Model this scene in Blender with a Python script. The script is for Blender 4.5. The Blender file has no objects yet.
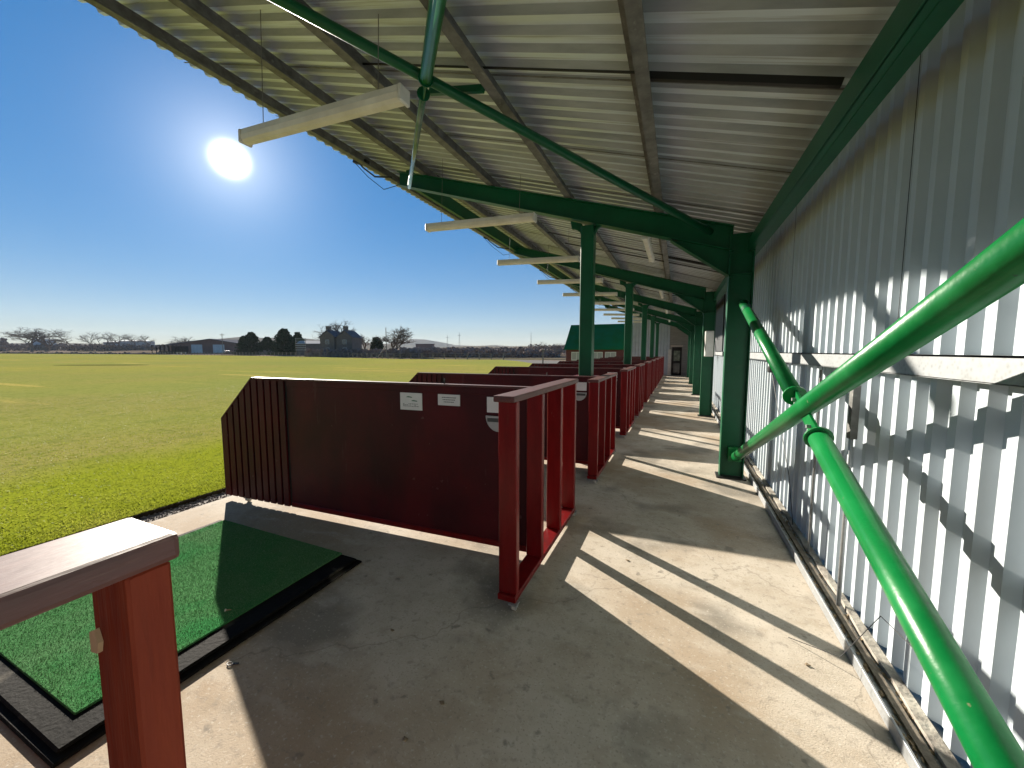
import bpy, bmesh, math, random
from mathutils import Vector, Matrix
R = math.radians
random.seed(7)
S = bpy.context.scene
COL = S.collection

# ------------------------------------------------------------------ camera
F = 382.0; H = 1.6
PITCH = math.atan(33 / F); YAW = math.atan2(166, F * math.cos(PITCH) + 33 * math.sin(PITCH))
cam_d = bpy.data.cameras.new('camera'); cam = bpy.data.objects.new('camera', cam_d); COL.objects.link(cam)
cam_d.sensor_width = 36; cam_d.lens = F / 1024 * 36; cam_d.clip_end = 12000; cam_d.clip_start = 0.05
cam.location = (0, 0, H); cam.rotation_euler = (R(90) - PITCH, 0, YAW)
S.camera = cam
_c, _s = math.cos(YAW), math.sin(YAW)
def _rz(v): return Vector((_c * v[0] - _s * v[1], _s * v[0] + _c * v[1], v[2]))
FW = _rz((0, math.cos(PITCH), -math.sin(PITCH))); UP = _rz((0, math.sin(PITCH), math.cos(PITCH))); RT = _rz((1, 0, 0))
def at(px, py, D):
    """world point seen at that bearing, D metres ahead: used to lay out the far landscape"""
    return Vector((0, 0, H)) + (FW + RT * ((px - 512) / F) + UP * ((384 - py) / F)) * D

# ------------------------------------------------------------------ light
SUN_AZ = 58.6; SUN_EL = 21.3          # azimuth counter-clockwise from +Y
sd = Vector((-math.sin(R(SUN_AZ)) * math.cos(R(SUN_EL)), math.cos(R(SUN_AZ)) * math.cos(R(SUN_EL)), math.sin(R(SUN_EL))))
W = bpy.data.worlds.new('World'); S.world = W; W.use_nodes = True
nt = W.node_tree; nt.nodes.clear()
def N(t, kind, **kw):
    n = t.nodes.new(kind)
    for k, v in kw.items(): setattr(n, k, v)
    return n
out = N(nt, 'ShaderNodeOutputWorld'); bg = N(nt, 'ShaderNodeBackground')
sky = N(nt, 'ShaderNodeTexSky', sky_type='NISHITA', sun_disc=False, sun_elevation=R(SUN_EL), sun_rotation=R(-SUN_AZ), altitude=50, air_density=1.0, dust_density=0.0, ozone_density=3.0)
bg.inputs[1].default_value = 0.0490
hsv = N(nt, 'ShaderNodeHueSaturation'); hsv.inputs['Saturation'].default_value = 1.0
hs2 = N(nt, 'ShaderNodeHueSaturation'); hs2.inputs['Saturation'].default_value = 2.0
nt.links.new(sky.outputs[0], hsv.inputs['Color']); gm = N(nt, 'ShaderNodeGamma'); gm.inputs[1].default_value = .5; nt.links.new(hsv.outputs[0], gm.inputs[0]); nt.links.new(gm.outputs[0], hs2.inputs['Color']); tn = N(nt, 'ShaderNodeMix', data_type='RGBA', blend_type='MULTIPLY'); tn.inputs[0].default_value = 1; tn.inputs[7].default_value = (.94, .97, 1.16, 1); nt.links.new(hs2.outputs[0], tn.inputs[6]); nt.links.new(tn.outputs[2], bg.inputs[0])
# the sun's own disc and the bright air round it, fixed in the sky
tc = N(nt, 'ShaderNodeTexCoord'); dot = N(nt, 'ShaderNodeVectorMath', operation='DOT_PRODUCT'); dot.inputs[1].default_value = sd
nt.links.new(tc.outputs['Generated'], dot.inputs[0])
ac = N(nt, 'ShaderNodeMath', operation='ARCCOSINE'); nt.links.new(dot.outputs['Value'], ac.inputs[0])
def M2(op, a, b, t=nt):
    n = N(t, 'ShaderNodeMath', operation=op)
    for i, x in enumerate((a, b)):
        if isinstance(x, (int, float)): n.inputs[i].default_value = x
        else: t.links.new(x, n.inputs[i])
    return n.outputs[0]
core = M2('MULTIPLY', M2('EXPONENT', M2('MULTIPLY', M2('POWER', M2('DIVIDE', ac.outputs[0], 0.0165), 2.0), -1.0), 0), 6.0)
halo = M2('MULTIPLY', M2('EXPONENT', M2('MULTIPLY', ac.outputs[0], -14.0), 0), 0.20)
bg2 = N(nt, 'ShaderNodeBackground'); bg2.inputs[0].default_value = (1, .97, .9, 1); nt.links.new(M2('ADD', core, halo), bg2.inputs[1])
ad = N(nt, 'ShaderNodeAddShader'); nt.links.new(bg.outputs[0], ad.inputs[0]); nt.links.new(bg2.outputs[0], ad.inputs[1])
nt.links.new(ad.outputs[0], out.inputs[0])
sl = bpy.data.lights.new('sun', 'SUN'); sl.energy = 3.2; sl.angle = R(0.55); sl.color = (1, .91, .78)
so = bpy.data.objects.new('sun', sl); COL.objects.link(so); so.rotation_euler = sd.to_track_quat('Z', 'Y').to_euler(); so.location = sd * 50
S.view_settings.view_transform = 'Standard'; S.view_settings.look = 'None'; S.view_settings.gamma = 1
S.view_settings.use_curve_mapping = False
S.view_settings.exposure = 2.12
S.render.engine = 'CYCLES'
S.cycles.max_bounces = 8; S.cycles.diffuse_bounces = 5; S.cycles.use_denoising = True

# ------------------------------------------------------------------ materials
def mat(name, c, rough=.6, metal=0, c2=None, scale=4, detail=5, bump=0, bscale=40, spec=.5, coat=0, stretch=None, contrast=(.35, .65), rvar=0, extra=None):
    m = bpy.data.materials.new(name); m.use_nodes = True; t = m.node_tree; b = t.nodes['Principled BSDF']
    b.inputs['Base Color'].default_value = (*c, 1); b.inputs['Roughness'].default_value = rough; b.inputs['Metallic'].default_value = metal
    b.inputs['Specular IOR Level'].default_value = spec; b.inputs['Coat Weight'].default_value = coat; b.inputs['Coat Roughness'].default_value = .15
    tcn = N(t, 'ShaderNodeTexCoord'); vec = tcn.outputs['Object']
    if stretch:
        mp = N(t, 'ShaderNodeMapping'); mp.inputs['Scale'].default_value = stretch; t.links.new(vec, mp.inputs[0]); vec = mp.outputs[0]
    if c2 is not None:
        nz = N(t, 'ShaderNodeTexNoise'); nz.inputs['Scale'].default_value = scale; nz.inputs['Detail'].default_value = detail; nz.inputs['Roughness'].default_value = .62
        t.links.new(vec, nz.inputs['Vector'])
        rp = N(t, 'ShaderNodeValToRGB'); rp.color_ramp.elements[0].position = contrast[0]; rp.color_ramp.elements[1].position = contrast[1]
        rp.color_ramp.elements[0].color = (*c, 1); rp.color_ramp.elements[1].color = (*c2, 1)
        t.links.new(nz.outputs[0], rp.inputs[0]); t.links.new(rp.outputs[0], b.inputs['Base Color'])
        if rvar:
            mr = N(t, 'ShaderNodeMapRange'); mr.inputs['To Min'].default_value = rough - rvar; mr.inputs['To Max'].default_value = rough + rvar
            t.links.new(nz.outputs[0], mr.inputs[0]); t.links.new(mr.outputs[0], b.inputs['Roughness'])
    if bump:
        n2 = N(t, 'ShaderNodeTexNoise'); n2.inputs['Scale'].default_value = bscale; n2.inputs['Detail'].default_value = 4
        t.links.new(vec, n2.inputs['Vector'])
        bp = N(t, 'ShaderNodeBump'); bp.inputs['Strength'].default_value = bump; bp.inputs['Distance'].default_value = .01
        t.links.new(n2.outputs[0], bp.inputs['Height']); t.links.new(bp.outputs[0], b.inputs['Normal'])
    if extra: extra(t, b, vec)
    return m
def layer(t, b, vec, col, scale, lo, hi, amt=1.0, kind='noise', stretch=None, detail=6):
    """mix another colour over the base colour through a noise mask"""
    if stretch:
        mp = N(t, 'ShaderNodeMapping'); mp.inputs['Scale'].default_value = stretch; t.links.new(vec, mp.inputs[0]); vec = mp.outputs[0]
    if kind == 'noise':
        nz = N(t, 'ShaderNodeTexNoise'); nz.inputs['Detail'].default_value = detail; o = 0
    else:
        nz = N(t, 'ShaderNodeTexVoronoi', feature=kind); o = 'Distance'
    nz.inputs['Scale'].default_value = scale; t.links.new(vec, nz.inputs['Vector'])
    mr = N(t, 'ShaderNodeMapRange'); mr.inputs['From Min'].default_value = lo; mr.inputs['From Max'].default_value = hi; mr.inputs['To Max'].default_value = amt
    t.links.new(nz.outputs[o], mr.inputs[0])
    mx = N(t, 'ShaderNodeMix', data_type='RGBA'); t.links.new(mr.outputs[0], mx.inputs[0])
    src = b.inputs['Base Color'].links
    if src: t.links.new(src[0].from_socket, mx.inputs[6])
    else: mx.inputs[6].default_value = b.inputs['Base Color'].default_value
    mx.inputs[7].default_value = (*col, 1); t.links.new(mx.outputs[2], b.inputs['Base Color'])

def spots(t, b, v):
    for sc, rad, am in ((1.7, .085, .6), (4.1, .03, .6)):
        vo = N(t, 'ShaderNodeTexVoronoi'); vo.inputs['Scale'].default_value = sc; t.links.new(v, vo.inputs['Vector'])
        nz = N(t, 'ShaderNodeTexNoise'); nz.inputs['Scale'].default_value = 14; t.links.new(v, nz.inputs['Vector'])
        d = M2('ADD', vo.outputs['Distance'], M2('MULTIPLY', nz.outputs[0], .12, t), t)
        mr = N(t, 'ShaderNodeMapRange'); mr.inputs['From Min'].default_value = rad + .06; mr.inputs['From Max'].default_value = rad + .03; mr.inputs['To Max'].default_value = am
        t.links.new(d, mr.inputs[0])
        mx = N(t, 'ShaderNodeMix', data_type='RGBA'); t.links.new(mr.outputs[0], mx.inputs[0]); t.links.new(b.inputs['Base Color'].links[0].from_socket, mx.inputs[6])
        mx.inputs[7].default_value = (.17, .15, .125, 1); t.links.new(mx.outputs[2], b.inputs['Base Color'])
    # hairline cracks
    vo = N(t, 'ShaderNodeTexVoronoi', feature='DISTANCE_TO_EDGE'); vo.inputs['Scale'].default_value = .21
    nz = N(t, 'ShaderNodeTexNoise'); nz.inputs['Scale'].default_value = 1.7; nz.inputs['Detail'].default_value = 8; t.links.new(v, nz.inputs['Vector'])
    ad_ = N(t, 'ShaderNodeVectorMath', operation='ADD'); sc_ = N(t, 'ShaderNodeVectorMath', operation='SCALE'); sc_.inputs['Scale'].default_value = .6
    t.links.new(nz.outputs['Color'], sc_.inputs[0]); t.links.new(v, ad_.inputs[0]); t.links.new(sc_.outputs[0], ad_.inputs[1]); t.links.new(ad_.outputs[0], vo.inputs['Vector'])
    mr = N(t, 'ShaderNodeMapRange'); mr.inputs['From Min'].default_value = .0012; mr.inputs['From Max'].default_value = .0004; mr.inputs['To Max'].default_value = .3
    t.links.new(vo.outputs[0], mr.inputs[0])
    mx = N(t, 'ShaderNodeMix', data_type='RGBA'); t.links.new(mr.outputs[0], mx.inputs[0]); t.links.new(b.inputs['Base Color'].links[0].from_socket, mx.inputs[6])
    mx.inputs[7].default_value = (.10, .085, .07, 1); t.links.new(mx.outputs[2], b.inputs['Base Color'])
def conc_extra(t, b, v):
    layer(t, b, v, (.31, .225, .145), .75, .45, .62, .75)
    layer(t, b, v, (.17, .155, .13), 1.15, .52, .63, .75)
    layer(t, b, v, (.30, .24, .17), 7, .55, .75, .5)
    layer(t, b, v, (.52, .47, .40), 2.6, .56, .70, .5, stretch=(1, 2.4, 1))
    layer(t, b, v, (.12, .11, .095), 11, .66, .72, .55)
    layer(t, b, v, (.55, .51, .44), 60, .58, .70, .55)
    layer(t, b, v, (.22, .195, .16), 85, .58, .68, .55)
    layer(t, b, v, (.24, .21, .175), 22, .56, .70, .5)
    spots(t, b, v)
CONC = mat('concrete', (.42, .37, .30), .85, spec=.15, c2=(.52, .465, .39), scale=2.2, bump=.22, bscale=140, extra=conc_extra, rvar=.08)
def wood_extra(t, b, v):
    layer(t, b, v, (.05, .006, .006), 3, .5, .75, .7, stretch=(1, 1, .25))
    layer(t, b, v, (.13, .02, .014), 14, .62, .75, .5)
    layer(t, b, v, (.22, .12, .10), 38, .70, .74, .5)
RED = mat('oxblood_timber', (.12, .0022, .003), .34, c2=(.165, .004, .005), scale=9, stretch=(3, 3, .5), bump=.10, bscale=22, extra=wood_extra, spec=.3)
REDP = mat('oxblood_board', (.058, .004, .007), .5, c2=(.085, .005, .008), scale=2.5, bump=.12, bscale=30, spec=.25, extra=lambda t, b, v: (layer(t, b, v, (.02, .004, .006), 2.2, .45, .7, .8, stretch=(1, 1, .4)), layer(t, b, v, (.14, .07, .065), 17, .70, .73, .5), layer(t, b, v, (.10, .04, .04), 5, .66, .72, .4, stretch=(3, 1, .4))))
REDT = mat('weathered_rail_timber', (.055, .008, .007), .5, c2=(.085, .016, .013), scale=7, stretch=(4, .6, 4), bump=.12, bscale=26, spec=.7, extra=lambda t, b, v: layer(t, b, v, (.20, .10, .085), 30, .58, .7, .5, stretch=(5, .5, 1)))
REDO = mat('redwood_post_timber', (.16, .020, .008), .6, spec=.2, c2=(.22, .034, .012), scale=6, stretch=(3, 3, .4), bump=.3, bscale=22, extra=lambda t, b, v: layer(t, b, v, (.05, .008, .006), 5, .62, .7, .7, stretch=(1, 1, .5)))
GREEN = mat('green_paint', (.002, .072, .029), .4, c2=(.003, .092, .038), scale=3, bump=.06, bscale=60, spec=.3, extra=lambda t, b, v: layer(t, b, v, (.03, .10, .05), 9, .6, .8, .4))
def pipe_x(t, b, v):
    layer(t, b, v, (.02, .20, .06), 5, .52, .7, .5)
    layer(t, b, v, (.02, .05, .03), 33, .70, .73, .8)
    layer(t, b, v, (.25, .2, .13), 24, .72, .75, .6)
PIPE = mat('bright_green_gloss_paint', (.001, .115, .024), .3, c2=(.002, .150, .034), scale=2.5, bump=.10, bscale=35, spec=.35, extra=pipe_x)
def wall_x(t, b, v):
    layer(t, b, v, (.34, .37, .39), .8, .45, .7, .5)
    layer(t, b, v, (.32, .31, .29), 6, .58, .8, .35, stretch=(1, 1, .15))
WALL = mat('pale_grey_cladding', (.40, .455, .49), .5, spec=.25, c2=(.45, .505, .54), scale=1.5, bump=.08, bscale=8, extra=wall_x)
def roof_x(t, b, v):
    layer(t, b, v, (.47, .49, .51), 1.1, .45, .7, .6, stretch=(.35, 1.5, 1))
    layer(t, b, v, (.24, .22, .19), 3, .54, .72, .6, stretch=(.4, 4, 1))
    layer(t, b, v, (.16, .15, .13), 2.2, .58, .72, .5, stretch=(.25, 9, 1))
ROOF = mat('roof_sheet', (.62, .69, .77), .36, .25, c2=(.69, .76, .83), scale=2, stretch=(.5, 2, 1), bump=.1, bscale=10, extra=roof_x)
def galv_x(t, b, v):
    layer(t, b, v, (.36, .38, .39), 45, .1, .5, .6, kind='F1')
    layer(t, b, v, (.2, .2, .19), 4, .55, .75, .5)
GALV = mat('galvanised_steel', (.22, .23, .235), .5, .5, c2=(.32, .33, .335), scale=14, bump=.05, extra=galv_x)
GALVD = mat('dull_galvanised_purlin', (.10, .10, .095), .6, .2, c2=(.19, .19, .18), scale=9, bump=.1, extra=lambda t, b, v: layer(t, b, v, (.32, .32, .30), 16, .62, .7, .5, stretch=(1, .6, 1)))
BLACKM = mat('black_steel', (.012, .012, .012), .5)
CABLE = mat('black_cable', (.012, .012, .012), .6)
RUB = mat('black_rubber', (.005, .005, .005), .8, c2=(.010, .010, .009), scale=6, bump=.4, bscale=50, spec=.08, extra=lambda t, b, v: layer(t, b, v, (.10, .09, .075), 2.6, .58, .64, .6))
def turf_x(t, b, v):
    layer(t, b, v, (.18, .30, .17), 130, .56, .70, .6)
    layer(t, b, v, (.12, .22, .11), 1.4, .5, .7, .6)
    layer(t, b, v, (.03, .20, .06), 2.3, .5, .68, .7)
TURF = mat('green_artificial_turf', (.055, .165, .06), .95, c2=(.08, .22, .085), scale=90, bump=.9, bscale=240, extra=turf_x, spec=0)
WHITE = mat('white_plastic', (.66, .655, .62), .45, c2=(.56, .55, .5), scale=5)
DIFF = mat('aged_diffuser_plastic', (.74, .71, .62), .35, c2=(.62, .58, .48), scale=4, bump=.2, bscale=60)
PAPER = mat('laminated_notice', (.74, .74, .73), .35, c2=(.68, .69, .69), scale=6)
INK = mat('printed_ink', (.05, .06, .06), .5)
INKG = mat('printed_green_ink', (.05, .16, .10), .5)
PLAQ = mat('grey_plaque', (.36, .37, .37), .4, c2=(.42, .43, .43), scale=8)
PALEW = mat('bare_split_wood', (.42, .26, .15), .7, c2=(.5, .33, .2), scale=20)
GRAVEL = mat('gravel_bed', (.05, .042, .036), .9, c2=(.22, .19, .17), scale=45, bump=1, bscale=60)
STONE = mat('gravel_stone', (.12, .10, .095), .8, c2=(.30, .27, .25), scale=9)
SOIL = mat('dark_soil_edge', (.03, .022, .012), .95, c2=(.05, .04, .02), scale=30, bump=.6)
DIRT = mat('dead_leaf_litter', (.12, .085, .05), .9, c2=(.30, .23, .14), scale=30, bump=.8, bscale=60)
LEAF = mat('dry_leaf', (.30, .22, .12), .8, c2=(.12, .08, .04), scale=30)
DARK = mat('dark_void', (.015, .014, .014), .8)
GLASS = mat('window_glass', (.05, .06, .07), .08, c2=(.08, .09, .1), scale=2, spec=.8)
GROOF = mat('green_sheet_roof', (.006, .095, .018), .8, spec=.1, c2=(.004, .115, .04), scale=1.2)
GWALL = mat('clubhouse_boarding', (.32, .31, .29), .6, c2=(.24, .23, .215), scale=2, stretch=(1, 1, 9))
# far landscape
def grass_mat():
    m = bpy.data.materials.new('mown_grass'); m.use_nodes = True; t = m.node_tree; b = t.nodes['Principled BSDF']
    b.inputs['Roughness'].default_value = .85; b.inputs['Specular IOR Level'].default_value = 0
    v = N(t, 'ShaderNodeTexCoord').outputs['Object']
    b.inputs['Base Color'].default_value = (.27, .25, .062, 1)
    layer(t, b, v, (.21, .225, .062), .05, .40, .62, .8)
    layer(t, b, v, (.27, .225, .075), .13, .48, .68, .7, stretch=(1, .5, 1))
    layer(t, b, v, (.14, .165, .04), 1.6, .5, .75, .6)
    # long pale mowing streaks
    layer(t, b, v, (.40, .32, .09), .16, .62, .67, .75, stretch=(.35, 3.2, 1), detail=3)
    # livelier, longer grass next to the slab
    sx = N(t, 'ShaderNodeSeparateXYZ'); t.links.new(v, sx.inputs[0])
    nz = N(t, 'ShaderNodeTexNoise'); nz.inputs['Scale'].default_value = .7; nz.inputs['Detail'].default_value = 5; t.links.new(v, nz.inputs['Vector'])
    e = M2('ADD', sx.outputs[0], M2('MULTIPLY', nz.outputs[0], 1.6, t), t)
    mr = N(t, 'ShaderNodeMapRange'); mr.inputs['From Min'].default_value = -7.4; mr.inputs['From Max'].default_value = -6.0; mr.inputs['To Max'].default_value = .9
    t.links.new(e, mr.inputs[0])
    mx = N(t, 'ShaderNodeMix', data_type='RGBA'); t.links.new(mr.outputs[0], mx.inputs[0]); t.links.new(b.inputs['Base Color'].links[0].from_socket, mx.inputs[6])
    mx.inputs[7].default_value = (.215, .25, .016, 1); t.links.new(mx.outputs[2], b.inputs['Base Color'])
    layer(t, b, v, (.11, .145, .018), 9, .52, .70, .7)
    layer(t, b, v, (.34, .36, .09), 55, .60, .72, .45)
    n2 = N(t, 'ShaderNodeTexNoise'); n2.inputs['Scale'].default_value = 28; n2.inputs['Detail'].default_value = 8; t.links.new(v, n2.inputs['Vector'])
    bp = N(t, 'ShaderNodeBump'); bp.inputs['Strength'].default_value = .35; bp.inputs['Distance'].default_value = .02
    t.links.new(n2.outputs[0], bp.inputs['Height']); t.links.new(bp.outputs[0], b.inputs['Normal'])
    return m
GRASS = grass_mat()
def blade_x(t, b, v):
    tr = N(t, 'ShaderNodeBsdfTranslucent'); ms = N(t, 'ShaderNodeMixShader'); ms.inputs[0].default_value = .5
    t.links.new(b.inputs['Base Color'].links[0].from_socket, tr.inputs[0]); t.links.new(b.outputs[0], ms.inputs[1]); t.links.new(tr.outputs[0], ms.inputs[2])
    t.links.new(ms.outputs[0], t.nodes['Material Output'].inputs[0])
BLADE = mat('grass_blade', (.20, .24, .016), .6, c2=(.30, .31, .05), scale=1.1, spec=.1, extra=blade_x)
LAND = mat('winter_farmland', (.13, .10, .075), .95, spec=0, c2=(.22, .17, .135), scale=.02, extra=lambda t, b, v: (layer(t, b, v, (.09, .085, .05), .05, .5, .6, .8, stretch=(.3, 2, 1)), layer(t, b, v, (.34, .27, .23), .03, .58, .66, .8, stretch=(.3, 2, 1))))
PATHM = mat('pale_gravel_track', (.21, .195, .18), .9, spec=0, c2=(.16, .15, .135), scale=2)
HILL = mat('moorland_hill', (.10, .09, .065), .95, spec=0, c2=(.16, .13, .10), scale=.004)
CON = mat('conifer_foliage', (.035, .05, .026), .9, spec=0, c2=(.07, .09, .045), scale=1.2)
SCRUB = mat('winter_hedge_twigs', (.19, .155, .14), .95, spec=0, c2=(.28, .235, .21), scale=.6)
BARK = mat('tree_bark', (.14, .115, .095), .9, spec=0, c2=(.20, .165, .14), scale=3)
BUSHG = mat('evergreen_bush_foliage', (.03, .045, .02), .8, c2=(.06, .075, .03), scale=2)
STN = mat('farmhouse_stone', (.12, .095, .075), .85, c2=(.17, .14, .115), scale=2)
SLATE = mat('slate_roof', (.10, .10, .11), .9, spec=0, c2=(.16, .16, .17), scale=2)
BARNW = mat('barn_white_sheet', (.52, .56, .58), .5, c2=(.42, .46, .48), scale=.5)
BARNR = mat('barn_brown_boarding', (.16, .085, .07), .7, c2=(.2, .11, .09), scale=.6)
TIMB = mat('grey_fence_timber', (.20, .165, .13), .85, c2=(.28, .24, .19), scale=6)

# ------------------------------------------------------------------ mesh helpers
class MB:
    def __init__(s): s.v = []; s.f = []
    def add(s, vs, fs):
        n = len(s.v); s.v += [tuple(v) for v in vs]; s.f += [tuple(i + n for i in f) for f in fs]; return s
    def box(s, x0, x1, y0, y1, z0, z1):
        return s.add([(x0, y0, z0), (x1, y0, z0), (x1, y1, z0), (x0, y1, z0), (x0, y0, z1), (x1, y0, z1), (x1, y1, z1), (x0, y1, z1)],
                     [(0, 3, 2, 1), (4, 5, 6, 7), (0, 1, 5, 4), (1, 2, 6, 5), (2, 3, 7, 6), (3, 0, 4, 7)])
    def prism(s, pts, d):
        """polygon pts (3d, planar) pushed along vector d"""
        n = len(pts); d = Vector(d); a = [Vector(p) for p in pts]
        return s.add(a + [p + d for p in a], [tuple(range(n))[::-1], tuple(range(n, 2 * n))] + [(i, (i + 1) % n, n + (i + 1) % n, n + i) for i in range(n)])
    def bar(s, a, b, w, h, up=(0, 0, 1)):
        a, b = Vector(a), Vector(b); d = (b - a).normalized(); u = Vector(up)
        x = d.cross(u)
        if x.length < 1e-4: x = d.cross(Vector((0, 1, 0)))
        x.normalize(); u = x.cross(d).normalized(); x *= w / 2; u *= h / 2
        return s.prism([a - x - u, a + x - u, a + x + u, a - x + u], b - a)
    def tube(s, pts, r, n=10, caps=True):
        pts = [Vector(p) for p in pts]; rs = r if isinstance(r, (list, tuple)) else [r] * len(pts)
        vs = []; fs = []; prev = None
        for i, p in enumerate(pts):
            d = (pts[min(i + 1, len(pts) - 1)] - pts[max(i - 1, 0)]).normalized()
            if prev is None:
                x = d.cross(Vector((0, 0, 1)));
                if x.length < .01: x = d.cross(Vector((0, 1, 0)))
            else: x = prev - d * prev.dot(d)
            x.normalize(); prev = x; y = d.cross(x)
            for k in range(n):
                a = 2 * math.pi * k / n; vs.append(p + (x * math.cos(a) + y * math.sin(a)) * rs[i])
        for i in range(len(pts) - 1):
            for k in range(n): fs.append((i * n + k, i * n + (k + 1) % n, (i + 1) * n + (k + 1) % n, (i + 1) * n + k))
        if caps: fs += [tuple(range(n))[::-1], tuple((len(pts) - 1) * n + k for k in range(n))]
        return s.add(vs, fs)
    def build(s, name, m, parent=None, loc=(0, 0, 0), bevel=0, smooth=False, seg=1):
        me = bpy.data.meshes.new(name); bm = bmesh.new()
        vs = [bm.verts.new(v) for v in s.v]
        for f in s.f:
            try: bm.faces.new([vs[i] for i in f])
            except ValueError: pass
        bmesh.ops.recalc_face_normals(bm, faces=bm.faces)
        if bevel:
            bmesh.ops.bevel(bm, geom=[e for e in bm.edges if e.is_manifold and e.calc_face_angle(0) > .6], offset=bevel, segments=seg, affect='EDGES', profile=.6)
        if smooth:
            for f in bm.faces: f.smooth = len(f.verts) == 4
        bm.to_mesh(me); bm.free()
        me.materials.append(m)
        o = bpy.data.objects.new(name, me); COL.objects.link(o); o.parent = parent; o.location = loc
        return o
def fast(name, vs, fs, m, parent=None, loc=(0, 0, 0)):
    me = bpy.data.meshes.new(name); me.from_pydata([tuple(v) for v in vs], [], fs); me.update(); me.materials.append(m)
    o = bpy.data.objects.new(name, me); COL.objects.link(o); o.parent = parent; o.location = loc; return o
def tag(o, label=None, cat=None, group=None, kind=None):
    for k, v in (('label', label), ('category', cat), ('group', group), ('kind', kind)):
        if v: o[k] = v
    return o
def thing(name, label, cat, loc=(0, 0, 0), rz=0, group=None):
    o = bpy.data.objects.new(name, None); COL.objects.link(o); o.location = loc; o.rotation_euler = (0, 0, rz); o.empty_display_size = .2
    return tag(o, label, cat, group)
def copy_tree(o, parent=None):
    c = o.copy(); COL.objects.link(c); c.parent = parent
    for ch in list(o.children): copy_tree(ch, c)
    return c

# ------------------------------------------------------------------ ground
WX = 1.06                     # cladding plane
ZS, YEND = .302, 27.5
def zr(x): return 3.10 + ZS * (.6 - x)      # top of the rafters
tag(fast('ground', [(-6000, -3000, -.25), (6000, -3000, -.25), (6000, 9000, -.25), (-6000, 9000, -.25)], [(0, 1, 2, 3)], LAND), kind='structure')
MB().box(-4.5, 1.6, -7, YEND, -.2, 0).build('concrete_floor', CONC, bevel=.006)['kind'] = 'structure'
# gravel strip
MB().box(-4.72, -4.502, -7, YEND, -.2, -.014).build('gravel_strip', GRAVEL)['kind'] = 'structure'
st = MB()
for i in range(2600):
    y = random.uniform(-.5, 6) if i < 2000 else random.uniform(6, 14); x = random.uniform(-4.72, -4.51); r = random.uniform(.006, .016)
    q = [Vector((random.uniform(-1, 1), random.uniform(-1, 1), random.uniform(-.6, .6))).normalized() * r for _ in range(6)]
    c = Vector((x, y, -.008))
    d = [Vector(v) * r * random.uniform(.7, 1.2) + c for v in ((1, 0, 0), (0, 1, 0), (-1, 0, 0), (0, -1, 0), (0, 0, .8), (0, 0, -.8))]
    st.add(d, [(0, 1, 4), (1, 2, 4), (2, 3, 4), (3, 0, 4), (1, 0, 5), (2, 1, 5), (3, 2, 5), (0, 3, 5)])
tag(fast('gravel_stones', st.v, st.f, STONE), 'small grey stones lying in the strip between slab and grass', 'gravel', kind='stuff')
# range boundary seen from the bays: bearing (pixel column) and distance ahead
BD = [(-700, 330), (-250, 300), (0, 250), (100, 200), (200, 149), (330, 99), (400, 76), (500, 70), (518, 69), (560, 60), (640, 56), (760, 56)]
edge = [at(x, 351, D).xy for x, D in BD]
GZ = .02
pts = [(-4.73, -40), (-4.73, YEND + 1)] + [(-4.73, 29), (4, 55)]
outer = [(e.x, e.y) for e in edge]
fld = [(-4.73, -60), (-4.73, 50)] + [o_ for o_ in outer[::-1] if o_[0] < -5.5] + [(-420, -60)]
vs = [(x, y, GZ) for x, y in fld]; n = len(vs)
vs += [(x, y, -.24) for x, y in fld]
tag(fast('grass_field', vs, [tuple(range(n))[::-1]] + [(i, (i + 1) % n, n + (i + 1) % n, n + i) for i in range(n)], GRASS), kind='structure')
def inside(x, y):
    return x < -4.74
# earth face where turf is cut
tag(MB().box(-4.745, -4.728, -7, YEND, -.03, GZ + .004).build('turf_edge', SOIL), kind='structure')
# grass blades near the bays
rnd = random.Random(3); vs = []; fs = []
for i in range(110000):
    u = rnd.random(); dx = 4.745 + 14.0 * u ** 2.7; x = -dx; y = rnd.uniform(-.5, 1.0) + rnd.random() ** 1.3 * 13
    h = rnd.uniform(.008, .022) * (1.3 if dx < 5.2 else 1) * max(.35, 1 - (dx - 4.7) / 16); w = .0035 + .0003 * dx; a = rnd.uniform(0, math.pi); lx, ly = rnd.uniform(-.02, .02), rnd.uniform(-.02, .02)
    cx_, sx_ = math.cos(a) * w, math.sin(a) * w; k = len(vs)
    vs += [(x - cx_, y - sx_, GZ), (x + cx_, y + sx_, GZ), (x + lx, y + ly, GZ + h)]; fs.append((k, k + 1, k + 2))
tag(fast('grass_blades', vs, fs, BLADE), 'short bright green grass blades along the edge of the bays', 'grass', kind='stuff')

# land beyond the boundary, rising gently; hills far away
def rise(px): return .0125 if px < 60 else (.012 if px < 330 else .0085)
vs = []; cols = list(range(-700, 1500, 20)); rows = [0, .02, .1, .3, .6, 1.0, 1.7, 3, 6, 12]
def bD(px):
    for (x0, d0), (x1, d1) in zip(BD, BD[1:]):
        if x0 <= px <= x1: return d0 + (d1 - d0) * (px - x0) / (x1 - x0)
    return BD[0][1] if px < BD[0][0] else BD[-1][1]
def land_z(px, D):
    b = bD(px); k = max(0, D - b)
    return .0 + min(k, 260) * .0125 * (1.25 if px < 160 else 1.0) + (.25 * math.sin(px * .05) * min(k, 100) / 100) if k > 0 else 0
for px in cols:
    b = bD(px)
    for r_ in rows:
        D = b + r_ * 160; p = at(px, 351, D); vs.append((p.x, p.y, land_z(px, D) - (.05 if r_ == 0 else 0)))
nr = len(rows); fs = [(i * nr + j, (i + 1) * nr + j, (i + 1) * nr + j + 1, i * nr + j + 1) for i in range(len(cols) - 1) for j in range(nr - 1)]
tag(fast('farmland', vs, fs, LAND), kind='structure')
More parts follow.
